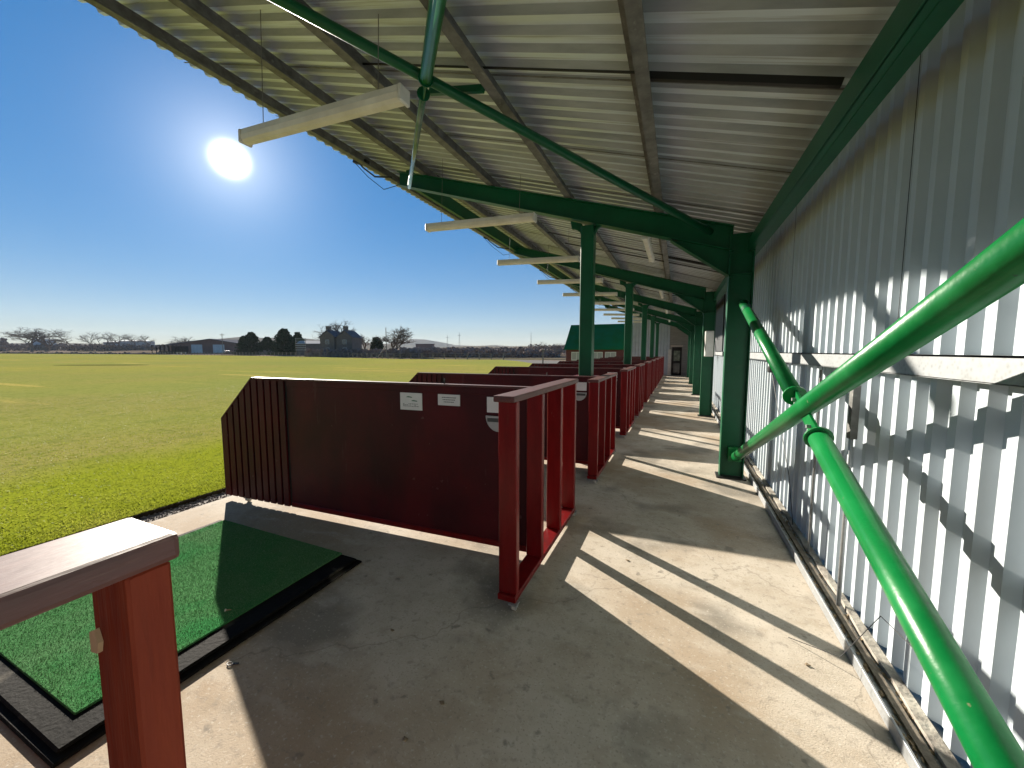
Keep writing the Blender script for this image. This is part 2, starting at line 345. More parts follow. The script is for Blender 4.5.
# pale track at the far right of the field
a = [at(500, 351, 71), at(560, 351, 61), at(640, 351, 40), at(600, 351, 38), at(546, 351, 42), at(518, 351, 60)]
MB().prism([(p.x, p.y, -.1) for p in a], (0, 0, .135)).build('gravel_track', PATHM)['kind'] = 'structure'
def hill(prof, D, name='hill', depth=500):
    vs = []; n = len(prof)
    for px, py in prof: p = at(px, py, D); vs.append(p)
    for px, py in prof: q = at(px, py, D + depth); vs.append(Vector((q.x, q.y, vs[len(vs) - n].z * .6)))
    for px, py in prof: p = at(px, 351, D - depth * .8); vs.append(Vector((p.x, p.y, -.2)))
    for px, py in prof: p = at(px, 351, D - depth * .35); vs.append(Vector((p.x, p.y, vs[len(vs) - 3 * n].z * .45)))
    fs = []
    for i in range(n - 1): fs += [(2 * n + i, 2 * n + i + 1, 3 * n + i + 1, 3 * n + i), (3 * n + i, 3 * n + i + 1, i + 1, i), (i, i + 1, n + i + 1, n + i)]
    tag(fast(name, vs, fs, HILL), kind='structure')
hill([(160, 345), (185, 341), (205, 340), (228, 338), (245, 336.5), (262, 338), (290, 337), (310, 339), (330, 341), (360, 342), (400, 345)], 1500, 'near_hill', 500)
hill([(380, 345), (398, 341), (412, 339), (425, 339.5), (440, 342), (455, 345), (475, 346), (495, 345), (520, 347)], 3300, 'blue_hill', 700)
hill([(-300, 343), (-100, 342), (0, 343.5), (40, 342.5), (90, 343.5), (150, 344.5), (175, 346)], 1300, 'low_hill', 450)
hill([(430, 348), (470, 346), (500, 346.5), (540, 346), (570, 345), (640, 344), (760, 343), (1000, 343), (1400, 345)], 900, 'right_hill', 300)

# ------------------------------------------------------------------ shelter building
sh = thing('range_shelter', 'long open-sided shelter with green steel frames, corrugated roof and grey wall', 'shelter')
def corr(y0, y1, pitch, prof):
    """profile samples (pos along the run, height) for a trapezoidal sheet"""
    o_ = []; y = y0
    while y < y1:
        for a, h in prof: o_.append((y + a * pitch, h))
        y += pitch
    return o_
# wall cladding: crests towards the walkway
P = corr(-6.5, YEND - .05, .152, [(0, 0), (.40, 0), (.56, 1), (.86, 1)])
vs = []; DW = .036
for y, h in P: x = WX + .012 - h * DW; vs += [(x, y, .03), (x, y, 3.16)]
o = fast('wall_cladding', vs, [(2 * i, 2 * i + 2, 2 * i + 3, 2 * i + 1) for i in range(len(P) - 1)], WALL, sh)
md = o.modifiers.new('s', 'SOLIDIFY'); md.thickness = .003; md.offset = 1
for k in range(32):
    y = -5.9 + 1.064 * k
    MB().box(1.0325, 1.0345, y, y + .004, .04, 1.485).build('sheet_seam', CABLE, sh) if k % 2 else MB().box(1.0325, 1.0345, y, y + .003, 1.59, 3.05).build('sheet_seam', CABLE, sh)
# roof
P = corr(-6.5, YEND, .17, [(0, 0), (.10, .0), (.24, 1), (.30, 1), (.36, .8), (.56, .8), (.62, 1), (.68, 1), (.82, 0)])
vs = []; EX = -5.86
for y, h in P:
    for x in (EX, 1.15): vs.append((x, y, zr(x) + .185 + h * .048))
o = fast('roof_sheet', vs, [(2 * i, 2 * i + 1, 2 * i + 3, 2 * i + 2) for i in range(len(P) - 1)], ROOF, sh)
o.data.materials.append(mat('shaded_rib_flank', (.29, .315, .34), .5, .2, c2=(.42, .44, .47), scale=3, stretch=(.4, 5, 1)))  # darker colour on the steep rib faces paints in the shade between ribs
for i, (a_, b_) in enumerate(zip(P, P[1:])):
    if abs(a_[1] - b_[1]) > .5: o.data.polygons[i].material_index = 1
md = o.modifiers.new('s', 'SOLIDIFY'); md.thickness = .006; md.offset = 1
# side laps of the sheets: the darker lines across the ceiling
for k in range(28):
    y = -5.3 + 1.2 * k - .02
    MB().prism([(1.1, y, zr(1.1) + .180), (EX + .01, y, zr(EX) + .180), (EX + .01, y + .018, zr(EX) + .180), (1.1, y + .018, zr(1.1) + .180)], (0, 0, .004)).build('sheet_lap', GALVD, sh)
# purlins: zed sections along the building
for x in (-.31, -1.52, -2.73, -3.93, -5.15):
    z = zr(x) - .005; m = MB()
    m.box(x - .005, x + .005, -6.4, YEND - .1, z, z + .175)
    m.box(x + .004, x + .08, -6.4, YEND - .1, z, z + .006); m.box(x - .065, x - .004, -6.4, YEND - .1, z + .169, z + .175)
    m.box(x + .075, x + .080, -6.4, YEND - .1, z + .006, z + .02)
    m.build('purlin', GALVD, sh)
# eaves angle above the wall
m = MB(); m.box(.742, .862, -6.4, 26, 2.80, 2.812); m.box(.736, .748, -6.4, 26, 2.80, 2.94); m.box(.742, .90, -6.4, 26, 2.93, 2.942)
m.box(.784, .787, -6.4, 26, 2.797, 2.80)
m.build('eaves_beam', GREEN, sh)
m = MB(); m.box(-4.42, -4.35, 5.6, YEND, zr(-4.4) - .15, zr(-4.4) + .10); m.build('eaves_beam', GREEN, sh)
# girt and base channel
m = MB(); m.box(.975, .983, -6.4, YEND, 1.49, 1.585); m.box(.975, 1.03, -6.4, YEND, 1.577, 1.585); m.box(.975, 1.03, -6.4, YEND, 1.488, 1.493); m.build('girt', GALV, sh)
m = MB(); m.box(.872, .884, -6.4, YEND, .001, .062); m.box(.884, 1.0, -6.4, YEND, .004, .012); m.build('base_channel', GALV, sh, bevel=.002)
m = MB(); m.box(.93, .965, -6.4, YEND, .013, .03); m.build('base_timber', mat('rotten_base_timber', (.09, .075, .06), .9, c2=(.2, .17, .13), scale=12, bump=.6), sh)
m = MB(); yy = [-6.4 + .17 * k for k in range(200)]; rr_ = random.Random(9); ed = [(.992 + rr_.uniform(-.010, .012), y) for y in yy]; n_ = len(ed)
vs = [(x, y, .014) for x, y in ed] + [(x, y, .036 + rr_.uniform(-.008, .006)) for x, y in ed] + [(1.035, y, .036) for x, y in ed]
m.add(vs, [(i, i + 1, n_ + i + 1, n_ + i) for i in range(n_ - 1)] + [(n_ + i, n_ + i + 1, 2 * n_ + i + 1, 2 * n_ + i) for i in range(n_ - 1)])
m.build('wall_sill', mat('mortar_sill', (.42, .39, .33), .9, c2=(.16, .14, .12), scale=9, bump=.8), sh)
# portal frames
def ibeam(m, a, b, ha, hb, wid=.15, tf=.012, tw=.010):
    """rafter in the x-z plane at given y: a,b top points, depth ha,hb below"""
    y = a[1]; a0 = Vector(a); b0 = Vector(b)
    m.prism([a0 + Vector((0, -tw / 2, 0)), b0 + Vector((0, -tw / 2, 0)), b0 + Vector((0, -tw / 2, -hb)), a0 + Vector((0, -tw / 2, -ha))], (0, tw, 0))
    for top in (0, 1):
        p = a0 - Vector((0, 0, 0 if top else ha)); q = b0 - Vector((0, 0, 0 if top else hb)); dz = Vector((0, 0, -tf if top else tf))
        m.prism([p + Vector((0, -wid / 2, 0)), q + Vector((0, -wid / 2, 0)), q + Vector((0, -wid / 2, 0)) + dz, p + Vector((0, -wid / 2, 0)) + dz], (0, wid, 0))
FR = [-5.0, .0, 5.47, 10.45, 15.45, 20.45, 25.45]
for y in FR:
    m = MB()
    m.box(.535, .549, y - .075, y + .075, .02, 3.06); m.box(.786, .80, y - .075, y + .075, .02, 2.99); m.box(.549, .786, y - .006, y + .006, .02, 3.02)
    m.box(.549, .786, y - .07, y + .07, 2.52, 2.532)
    m.build('column', GREEN, sh, bevel=.0015)
    MB().box(.50, .83, y - .11, y + .11, .001, .018).build('base_plate', BLACKM, sh)
    m = MB(); ibeam(m, (.57, y, zr(.57)), (-4.45, y, zr(-4.45)), .30, .22)
    # haunch
    m.prism([(.57, y - .005, 2.86), (-.14, y - .005, zr(-.14) - .30), (.57, y - .005, 2.50)], (0, .010, 0))
    m.prism([(-.14, y - .075, zr(-.14) - .30), (.57, y - .075, 2.50), (.57, y - .075, 2.488), (-.14, y - .075, zr(-.14) - .312)], (0, .15, 0))
    m.build('rafter', GREEN, sh)
    # canopy post with curved brackets
    m = MB(); px = -1.21; zt = zr(px) - .31
    m.box(px - .09, px + .09, y - .06, y + .12, .0, zt)
    for s_ in (-1, 1):
        arc = [(px + s_ * .088, y + .01, zt - .16)] + [(px + s_ * (.088 + .15 * (1 - math.cos(t_))), y + .01, zt - .16 + .15 * math.sin(t_)) for t_ in [R(a_) for a_ in range(10, 91, 16)]] + [(px + s_ * .26, y + .01, zt - s_ * .05 + .06), (px + s_ * .088, y + .01, zt + .05)]
        m.prism(arc, (0, .04, 0))
    m.build('roof_post', GREEN, sh, bevel=.008)
    MB().box(px - .17, px + .17, y - .10, y + .17, 0, 1.245).build('post_casing', RED, sh, bevel=.004)
# sag rods under the roof
for y in (2.85, 8.2, 13.2, 18.2, 23.2):
    m = MB(); m.bar((.80, y, zr(.80) + .07), (-.27, y, zr(-.27) + .07), .03, .045); m.build('sag_rod', BLACKM, sh)
    m = MB(); m.tube([(-.3, y, zr(-.3) + .09), (-2.7, y, zr(-2.7) + .09)], .009, 8); m.build('sag_rod', BLACKM, sh)
for y in (5.75, 10.7, 15.7):
    m = MB(); m.tube([(.95, y + 2.9, 3.06), (-.6, y + 2.7, zr(-.6) + .02), (-2.4, y + 2.8, zr(-2.4) + .0)], .011, 8); m.build('cable_run', CABLE, sh)
# wind bracing in the wall, nearest frame pair
m = MB(); A = Vector((.69, 5.40, .34)); B = Vector((.66, .52, 2.055)); m.tube([A, B], .0, 3) if False else None
A = Vector((.70, 5.34, .30)); B = Vector((.70, .50, 2.10))
MB().tube([A, B], .054, 28).build('brace_pipe', PIPE, sh, smooth=True)
MB().box(.62, .77, 5.40, 5.462, .22, .40).build('brace_lug', PIPE, sh, bevel=.004)
mid = Vector((.70, 2.60, 1.155))
A2 = Vector((.70, 5.36, 2.165)); B2 = Vector((.70, .48, .43)); d2 = (B2 - A2).normalized()
tm = (mid.y - A2.y) / d2.y; mid2 = A2 + d2 * (tm - .13)
g = .26
MB().tube([A2, mid2 - d2 * g], .050, 28).build('brace_pipe', PIPE, sh, smooth=True)
MB().tube([mid2 + d2 * g, B2], .050, 28).build('brace_pipe', PIPE, sh, smooth=True)
m = MB()
for q in (mid2 - d2 * g, mid2 + d2 * g): m.tube([q - d2 * .006, q + d2 * .006], .066, 20)
m.bar(mid2 - d2 * (g + .06), mid2 + d2 * (g + .06), .014, .085, up=(0, 0, 1))
m.build('splice_plate', PIPE, sh)
for s_ in (-1, 1):
    for e in (.14, .20): q = mid2 + d2 * s_ * e; MB().tube([q + Vector((-.028, 0, 0)), q + Vector((.028, 0, 0))], .011, 6).build('bolt', GALV, sh)

m = MB(); q = A2 + d2 * .30; m.tube([q - d2 * .07, q + d2 * .07], .0515, 24); m.build('paint_band', GREEN, sh)
# roof bracing
C0 = Vector((.32, 5.42, 3.06)); C1 = Vector((-3.80, .45, 4.37))
MB().tube([C0, C1], .040, 16).build('roof_brace', GREEN, sh, smooth=True)
E0 = Vector((-4.22, 5.42, 4.33)); E1 = Vector((-.05, .48, 3.24)); cr = E0.lerp(E1, .545)
dd = (E1 - E0).normalized()
MB().tube([E0, cr - dd * .16], .030, 14).build('roof_brace', mat('scuffed_green_tube', (.05, .14, .09), .25, .3, c2=(.25, .30, .27), scale=2), sh, smooth=True)
MB().tube([cr + dd * .10, E1], .048, 14).build('roof_brace', PIPE, sh, smooth=True)
m = MB(); m.bar(cr - dd * .22, cr + dd * .18, .012, .09); m.tube([cr - dd * .16, cr - dd * .15], .055, 14); m.tube([cr + dd * .10, cr + dd * .11], .06, 14); m.build('splice_plate', GREEN, sh)
MB().bar((-2.1, 3.02, zr(-2.1) - .02), (-1.53, 2.95, zr(-1.53) - .01), .04, .05).build('brace_tie', GREEN, sh)
# conduit, straps and wires on the wall
MB().tube([(.965, 2.86, .03), (.965, 2.86, 1.49)], .012, 10).build('conduit', GALV, sh, smooth=True)
MB().box(.95, .985, 2.835, 2.885, 1.08, 1.40).build('conduit_cover', GALVD, sh)
MB().tube([(.99, 3.55, .02), (.99, 3.55, 1.46)], .008, 8).build('conduit', GALVD, sh)
m = MB(); m.tube([(.62, 2.45, .008), (.80, 2.3, .07), (.96, 2.35, .30), (1.0, 1.9, .33), (1.0, 1.45, .30)], .0022, 5); m.build('loose_wire', CABLE, sh); m = MB()
m.tube([(1.0, 1.75, .22), (.985, 1.5, .26), (1.0, 1.25, .22)], .003, 5); m.build('loose_wire', CABLE, sh); m = MB()
m.tube([(.99, 5.2, 1.40), (.98, 4.7, .95), (.985, 4.2, .45), (.99, 4.0, .06)], .003, 5)
m.build('loose_wire', CABLE, sh)
MB().box(.93, .99, 5.02, 5.10, 1.36, 1.43).build('cable_clip', BLACKM, sh, bevel=.01)
for y in FR[2:]:
    x = -4.45; z = zr(x); m = MB()
    m.tube([(x - .1, y - .1, z - .1), (x - .5, y - .05, z + .0), (x - .8, y, z + .22), (x - .95, y, z + .38)], .014, 8); m.build('eaves_cable', CABLE, sh); m = MB()
    m.tube([(x - .05, y, z - .2), (x - .35, y, z - .22), (x - .7, y, z + .05), (x - .95, y - .05, z + .32)], .006, 6); m.build('eaves_cable', CABLE, sh); m = MB()
    m.bar((x - .95, y - .05, zr(x - .95) + .06), (x - .65, y - .05, zr(x - .65) + .06), .08, .08)
    m.build('junction_box', CABLE, sh)

MB().box(1.005, 1.02, 10.9, 13.2, 1.60, 3.0).build('dark_hatch', mat('dark_shutter', (.05, .055, .06), .5), sh)
# electrical box on the second column
bx = thing('fuse_box', 'pale grey metal box fixed to the second green column beside the walkway', 'box', (.66, 10.2, 1.47))
MB().box(-.08, .10, -.10, .10, 0, .60).build('box_body', WHITE, bx, bevel=.01)
MB().box(-.07, .09, -.112, -.101, .02, .58).build('box_door', WHITE, bx, bevel=.004)

# ------------------------------------------------------------------ clubhouse at the far end
cl = thing('clubhouse', 'grey clubhouse closing the far end of the walkway, with a dark glass door', 'building', (0, YEND, 0))
m = MB(); m.box(-.62, -.37, .02, .3, -.1, 4.5); m.box(.24, 1.6, .02, .3, -.1, 4.5); m.box(-.37, .24, .02, .3, 1.86, 4.5); m.build('front_wall', GWALL, cl)
P = corr(-2.9, -.62, .2, [(0, 0), (.4, 0), (.5, 1), (.9, 1)])
vs = []
for x, h in P: vs += [(x, .05 - h * .03, -.1), (x, .05 - h * .03, 5.2)]
o = fast('corrugated_wall', vs, [(2 * i, 2 * i + 2, 2 * i + 3, 2 * i + 1) for i in range(len(P) - 1)], mat('blue_grey_sheet', (.34, .40, .46), .5, c2=(.42, .48, .54), scale=2), cl); md = o.modifiers.new('s', 'SOLIDIFY'); md.thickness = .05; md.offset = 1
m = MB(); m.box(-2.9, 6, .06, 7, -.1, 4.4); m.build('rear_block', GWALL, cl)
MB().box(-.60, -.40, -.03, .02, 0, 1.7).build('white_panel', WHITE, cl)
dr = MB().box(-.36, .23, .0, .05, 0, 1.85).build('door', DARK, cl)
MB().box(-.25, .13, -.01, -.001, .95, 1.62).build('pane', mat('door_pane', (.22, .27, .2), .1, c2=(.08, .1, .08), scale=6), dr)
MB().box(-.25, .13, -.01, -.001, .15, .78).build('pane', GLASS, dr)
MB().box(-.45, .30, -.06, .02, 1.88, 1.98).build('door_sign', mat('pale_door_sign', (.5, .42, .38), .5), cl)

sdx = thing('green_roofed_shed', 'dark red timber hut with a green pitched roof standing left of the clubhouse', 'shed', (-6.4, 34, 0))
m = MB(); m.box(-2.95, 3.2, 0, 4.5, -.2, 1.85); m.build('wall', mat('hut_boarding', (.10, .018, .016), .6, c2=(.13, .024, .02), scale=1, stretch=(1, 1, 12)), sdx)
MB().prism([(-3.1, -.25, 1.70), (3.3, -.25, 1.70), (3.3, 2.2, 3.98), (-3.1, 2.2, 3.98)], (0, .03, .10)).build('roof', GROOF, sdx)
MB().prism([(-3.1, 4.8, 1.70), (3.3, 4.8, 1.70), (3.3, 2.25, 3.98), (-3.1, 2.25, 3.98)], (0, .03, .10)).build('roof', GROOF, sdx)
MB().prism([(-2.95, .1, 1.85), (-2.95, 4.4, 1.85), (-2.95, 2.2, 3.85)], (.1, 0, 0)).build('gable', DARK, sdx)
for x0 in (-2.45, -.60, .55):
    w = MB().box(x0, x0 + .95, -.03, 0.01, .75, 1.52).build('window', WHITE, sdx)
    for k in (0, 1): MB().box(x0 + .06 + k * .44, x0 + .45 + k * .44, -.04, -.031, .83, 1.45).build('pane', mat('hut_pane', (.36, .36, .33), .15), w)

# ------------------------------------------------------------------ bay partitions
def make_partition():
    """origin: floor under the near end of the end frame, on its walkway side"""
    r = thing('bay_partition', 'x', 'partition')
    def castor(x, y):
        c = MB().box(x - .028, x + .028, y - .028, y + .028, .044, .052).build('castor', GALV, r)
        f = MB(); f.box(x - .019, x - .016, y - .018, y + .022, .018, .046); f.box(x + .016, x + .019, y - .018, y + .022, .018, .046); f.build('fork', GALV, c)
        MB().tube([(x - .012, y + .008, .0225), (x + .012, y + .008, .0225)], .022, 16).build('wheel', mat('castor_tyre', (.55, .53, .48), .5), c)
    # end frame beside the walkway
    for y in (.02, .495, .97, 1.44): MB().box(-.12, 0, y, y + .05, .092, 1.298).build('post', RED, r, bevel=.004)
    MB().box(-.13, .008, -.03, 1.53, 1.299, 1.338).build('cap_rail', REDT, r, bevel=.008, seg=2)
    MB().box(-.12, 0, .0, 1.51, .052, .09).build('base_rail', RED, r, bevel=.003)
    # long leaf out to the grass
    p = thing('leaf', None, None); p.parent = r; p.location = (-.122, .61, 0); p.rotation_euler = (0, 0, R(3.0))
    return r, p, castor
def build_leaf(r, castor):
    a = R(2.8); ca, sa = math.cos(a), math.sin(a)
    def T(m):
        m.v = [(-.122 + x * ca - y * sa, .615 + x * sa + y * ca, z) for x, y, z in m.v]; return m
    L = -3.45
    T(MB().box(-2.50, 0, -.012, .012, .09, 1.262)).build('panel_board', REDP, r)
    T(MB().box(-2.50, 0, -.022, .022, .052, .098)).build('bottom_rail', RED, r, bevel=.002)
    T(MB().box(-2.50, 0, -.022, .022, 1.262, 1.315)).build('top_rail', REDP, r, bevel=.002)
    T(MB().box(-2.97, 0, -.035, .035, 1.316, 1.334)).build('top_cap', REDT, r, bevel=.003)
    # boarded chamfered end
    def top(x): return 1.314 if x > -2.98 else 1.314 + (x + 2.98) / (L + 2.98) * (.885 - 1.314)
    T(MB().prism([(L + .004, -.010, .056), (-2.50, -.010, .056), (-2.50, -.010, 1.31), (-2.98, -.010, 1.31), (L + .004, -.010, .883)], (0, .02, 0))).build('backing_board', DARK, r)
    m = MB(); n = 10; w = (-2.50 - L) / n
    for k in range(n):
        x0 = L + k * w; x1 = x0 + w * .74
        for ya, yb in ((-.030, -.0105), (.0105, .030)):
            pts = [(x0, ya, .052), (x1, ya, .052), (x1, ya, top(x1)), (x0, ya, top(x0))]
            if x0 < -2.98 < x1: pts.insert(3, (-2.98, ya, top(-2.98)))
            m.prism(pts, (0, yb - ya, 0))
    T(m).build('slatted_end', REDP, r, bevel=.002)
    T(MB().prism([(L - .003, -.034, .884), (-2.972, -.034, 1.318), (-2.972, -.034, 1.333), (L - .003, -.034, .897)], (0, .068, 0))).build('slope_cap', REDT, r)
    T(MB().box(L - .012, L - .001, -.032, .032, .052, .894)).build('edge_strip', REDT, r)
    castor(-.012, .012); castor(-.012, 1.49); castor(-3.28, .46)
    # the coin-shaped number holder near the walkway
    q = MB(); cx_, cz = -.262, 1.10
    q.prism([(cx_ + .105 * math.cos(t_), -.034, cz + .12 * math.sin(t_)) for t_ in [math.pi + math.pi * k / 16 for k in range(17)]], (0, .012, 0)); pl = T(q).build('number_plaque', PLAQ, r)
    T(MB().box(cx_ - .09, cx_ + .09, -.038, -.0345, 1.055, 1.085)).build('plaque_band', INK, pl)
    T(MB().box(cx_ - .10, cx_ + .10, -.020, -.0125, 1.125, 1.245)).build('notice', PAPER, r)
    T(MB().tube([(-.75, 0, 1.334), (-.75, 0, 1.375)], .006, 6)).build('peg', INK, r)
    return T
def notices(r, T):
    s = T(MB().box(-1.17, -.955, -.020, -.0125, 1.105, 1.25)).build('notice', PAPER, r)
    s['label'] = 'square white notice with small green pictures and print'
    m = MB()
    for x0, x1, z in ((-1.11, -1.05, 1.213), (-1.06, -1.00, 1.182)): m.prism([(x0, -.0215, z), (x0 + .02, -.0215, z + .009), (x1, -.0215, z + .003), (x1, -.0215, z - .004)], (0, .001, 0))
    T(m).build('picture', INKG, s)
    m = MB(); rr = random.Random(5)
    for z in (1.155, 1.145, 1.135):
        x = -1.14
        while x < -.99:
            w = rr.uniform(.006, .016)
            if rr.random() < .75: m.box(x, x + w, -.0215, -.0205, z, z + .004)
            x += w + .005
    T(m).build('print_lines', INK, s)
    s = T(MB().box(-.80, -.60, -.020, -.0125, 1.16, 1.25)).build('notice', PAPER, r); s['label'] = 'wide white notice with three lines of print'
    m = MB()
    for z, w in ((1.222, .062), (1.204, .055), (1.186, .045)):
        x = -.70 - w
        while x < -.70 + w:
            ww = rr.uniform(.006, .014); m.box(x, x + ww, -.0215, -.0205, z, z + .006); x += ww + .0035
    T(m).build('print_lines', INK, s)
r0, leafe, castor = make_partition()
bpy.data.objects.remove(leafe)
T = build_leaf(r0, castor)
ys = [(-.865, 2.045), (-.85, 4.53), (-.83, 7.19), (-.82, 9.51), (-.81, 12.14), (-.80, 14.6), (-.79, 17.1), (-.79, 19.6), (-.79, 22.1), (-.79, 24.6)]
lab = ['dark red partition with white notices on its panel, nearest whole one to the camera',
       'dark red partition just in front of the nearest green roof post',
       'dark red partition third along the row, between the two nearest green roof posts',
       'dark red partition directly in front of the second green roof post',
       'dark red partition fifth along the row, just beyond the second green roof post',
       'dark red partition sixth along the row, in front of the third green roof post',
       'dark red partition seventh along the row toward the clubhouse',
       'dark red partition eighth along the row toward the clubhouse',
       'dark red partition last but one before the clubhouse',
       'dark red partition farthest away, closest to the clubhouse door']
GRP = 'dark red timber partitions between the bays'
for i, (x, y) in enumerate(ys[1:], 1):
    c = copy_tree(r0); c.location = (x, y, 0); c.scale = (.93 if i > 1 else .95, 1, .945); tag(c, lab[i], 'partition', GRP)
# foreground partition: same build, redder and more weathered
c = copy_tree(r0); c.location = (-.664, -1.20, 0); tag(c, 'reddish partition rail and post closest to the camera, cut by the left edge', 'partition', GRP)
for ch in c.children:
    if ch.name.startswith('post') or ch.name.startswith('base_rail'):
        ch.data = ch.data.copy(); ch.data.materials[0] = REDO; ch.scale.x = .88
    if ch.name.startswith('cap_rail'): ch.scale.y = .98; ch.scale.z = 1.0
m = MB(); m.prism([(-.103, 1.4395, 1.165), (-.084, 1.4395, 1.168), (-.079, 1.4395, 1.185), (-.088, 1.4395, 1.203), (-.103, 1.4395, 1.195)], (0, -.006, 0)); m.build('split_chip', PALEW, c)
r0.location = (ys[0][0], ys[0][1], 0); tag(r0, lab[0], 'partition', GRP)
notices(r0, T)

# ------------------------------------------------------------------ lamps
def make_batten(name, label):
    t = thing(name, label, 'light fitting')
    L = 1.75
    MB().box(-L / 2 + .03, L / 2 - .03, -.05, .05, .02, .07).build('lamp_body', WHITE, t, bevel=.006)
    m = MB(); pr = [(-.052, .022), (-.045, -.015), (-.025, -.035), (.025, -.035), (.045, -.015), (.052, .022)]
    m.prism([(-L / 2 + .03, y, z) for y, z in pr], (L - .06, 0, 0)); m.build('diffuser', DIFF, t)
    for s_ in (-1, 1):
        MB().box(min(s_ * (L / 2 - .03), s_ * L / 2), max(s_ * (L / 2 - .03), s_ * L / 2), -.056, .056, -.038, .072).build('end_cap', WHITE, t, bevel=.008)
    return t
b0 = make_batten('batten_light', 'x')
ord_ = ['nearest', 'second', 'third', 'fourth', 'fifth', 'sixth', 'seventh', 'eighth', 'ninth', 'tenth', 'eleventh']
LG = 'battens hung along the open side'
lys = [2.30] + [4.97 + 2.5 * k for k in range(9)]
for i, y in enumerate(lys):
    t = b0 if i == 0 else copy_tree(b0)
    t.location = (-2.68, y, 3.40); t.rotation_euler = (0, R(2.5), 0)
    t['group'] = LG
    t['label'] = 'large cream fluorescent batten beside the sun' if i == 0 else '%s cream fluorescent batten in the row under the open edge of the roof' % ord_[i]
for i, y in enumerate(lys):
    t = b0 if i == 0 else None
    tgt = [o_ for o_ in COL.objects if o_.name.startswith('batten_light') and o_.type == 'EMPTY' and abs(o_.location.y - y) < .01][0]
    for x in (-3.30, -2.05): MB().tube([(x + 2.68, 0, .06), (x + 2.68, 0, zr(x) + .10 - 3.40)], .0032, 6).build('hanger_rod', GALVD, tgt)
for i, y in enumerate((5.62, 10.6, 15.6, 20.6)):
    t = copy_tree(b0)
    for ch in list(t.children):
        if ch.name.startswith('hanger'): bpy.data.objects.remove(ch)
    t.name = 'walkway_light'; t.location = (-.47, y + .80, 3.16); t.rotation_euler = (0, 0, R(90)); t.scale = (.86, .86, .86); t['group'] = 'lights above the walkway'
    t['label'] = ('white batten light above the walkway, %s from the camera' % ord_[i]) if i else 'white batten light above the walkway, just behind the nearest green rafter'
    
    for x in (-.5, .5): MB().tube([(x, 0, .06), (x, 0, .45)], .004, 6).build('hanger_rod', CABLE, t)

# ------------------------------------------------------------------ hitting mat
mt = thing('golf_mat', 'green turf hitting mat in a thick black rubber tray on the concrete', 'mat', (-3.0, 1.3, 0))
m = MB(); m.prism([(-.88, -.79, .002), (.86, -.78, .002), (.86, .79, .002), (-.86, .78, .002)], (0, 0, .018)); m.build('rubber_base', RUB, mt, bevel=.006)
m = MB(); m.box(-.85, .825, -.755, .772, .021, .040); m.build('foam_layer', RUB, mt, bevel=.008)
m = MB(); m.box(-.78, .68, -.66, .768, .0405, .052); m.build('turf_top', TURF, mt, bevel=.003)
rr = random.Random(11); vs = []; fs = []
for i in range(42000):
    x = rr.uniform(-.78, .68); y = rr.uniform(-.66, .765); h = rr.uniform(.004, .009); a = rr.uniform(0, math.pi); w = .0012
    cx_, sx_ = math.cos(a) * w, math.sin(a) * w; k = len(vs)
    vs += [(x - cx_, y - sx_, .0515), (x + cx_, y + sx_, .0515), (x + rr.uniform(-.004, .004), y + rr.uniform(-.004, .004), .052 + h)]; fs.append((k, k + 1, k + 2))
o = fast('turf_pile', vs, fs, mat('turf_fibre', (.09, .24, .095), .8, c2=(.19, .34, .18), scale=60, spec=0), mt); o['kind'] = 'stuff'
te = thing('golf_tee', 'tiny pale broken tee lying on the green mat at the shadow edge', 'tee', (-2.42, 1.30, .056))
MB().tube([(0, 0, .004), (.025, .012, .006)], [.004, .002], 8).build('tee_shaft', PALEW, te)
MB().tube([(-.006, -.003, .004), (.0, 0, .004)], [.008, .005], 10).build('tee_cup', WHITE, te)
te = thing('metal_clip', 'small metal ring clip lying on the sunlit concrete beside the mat', 'clip', (-2.05, 1.10, .004))
m = MB(); m.tube([(.014 * math.cos(t_), .010 * math.sin(t_), .002) for t_ in [2 * math.pi * k / 14 for k in range(15)]], .0028, 6); m.build('ring', BLACKM, te)
MB().bar((.012, .004, .003), (.042, .018, .004), .008, .005).build('tongue', BLACKM, te)
# dead leaves and grit
pos = [('leaf on shaded floor right of the mat', (-1.45, 1.62)), ('curled leaf in front of the end frame', (-.30, 2.92)), ('thin dark leaf on shaded concrete', (-.93, 1.35)), ('dark scrap near the bottom of the shaded floor', (-.98, 1.15)), ('small scrap beside the base rail', (.66, 2.27))]
for nm, (x, y) in pos:
    m = MB(); a = random.uniform(0, 6)
    m.prism([(.016 * math.cos(t_ + a) * (1 if k % 2 else .55), .010 * math.sin(t_ + a), .002 + .004 * (k % 2)) for k, t_ in enumerate([2 * math.pi * j / 7 for j in range(7)])], (0, 0, .0015))
    tag(m.build('dead_leaf', LEAF if 'curled' in nm else DIRT, None, (x, y, 0)), 'dead ' + nm if nm.startswith('leaf') else nm, 'leaf')
rr = random.Random(21); m = MB()
for i in range(900):
    y = rr.uniform(.8, 9); x = rr.uniform(.888, .99); s_ = rr.uniform(.004, .016); a = rr.uniform(0, 6)
    m.prism([(x + s_ * math.cos(a + t_) * rr.uniform(.5, 1), y + s_ * 1.3 * math.sin(a + t_), .014 + rr.uniform(0, .012)) for t_ in (0, 1.6, 3.1, 4.7)], (0, 0, .002))
tag(fast('leaf_litter', m.v, m.f, DIRT), 'dead leaves and grit blown into the metal channel along the wall', 'leaf litter', kind='stuff')

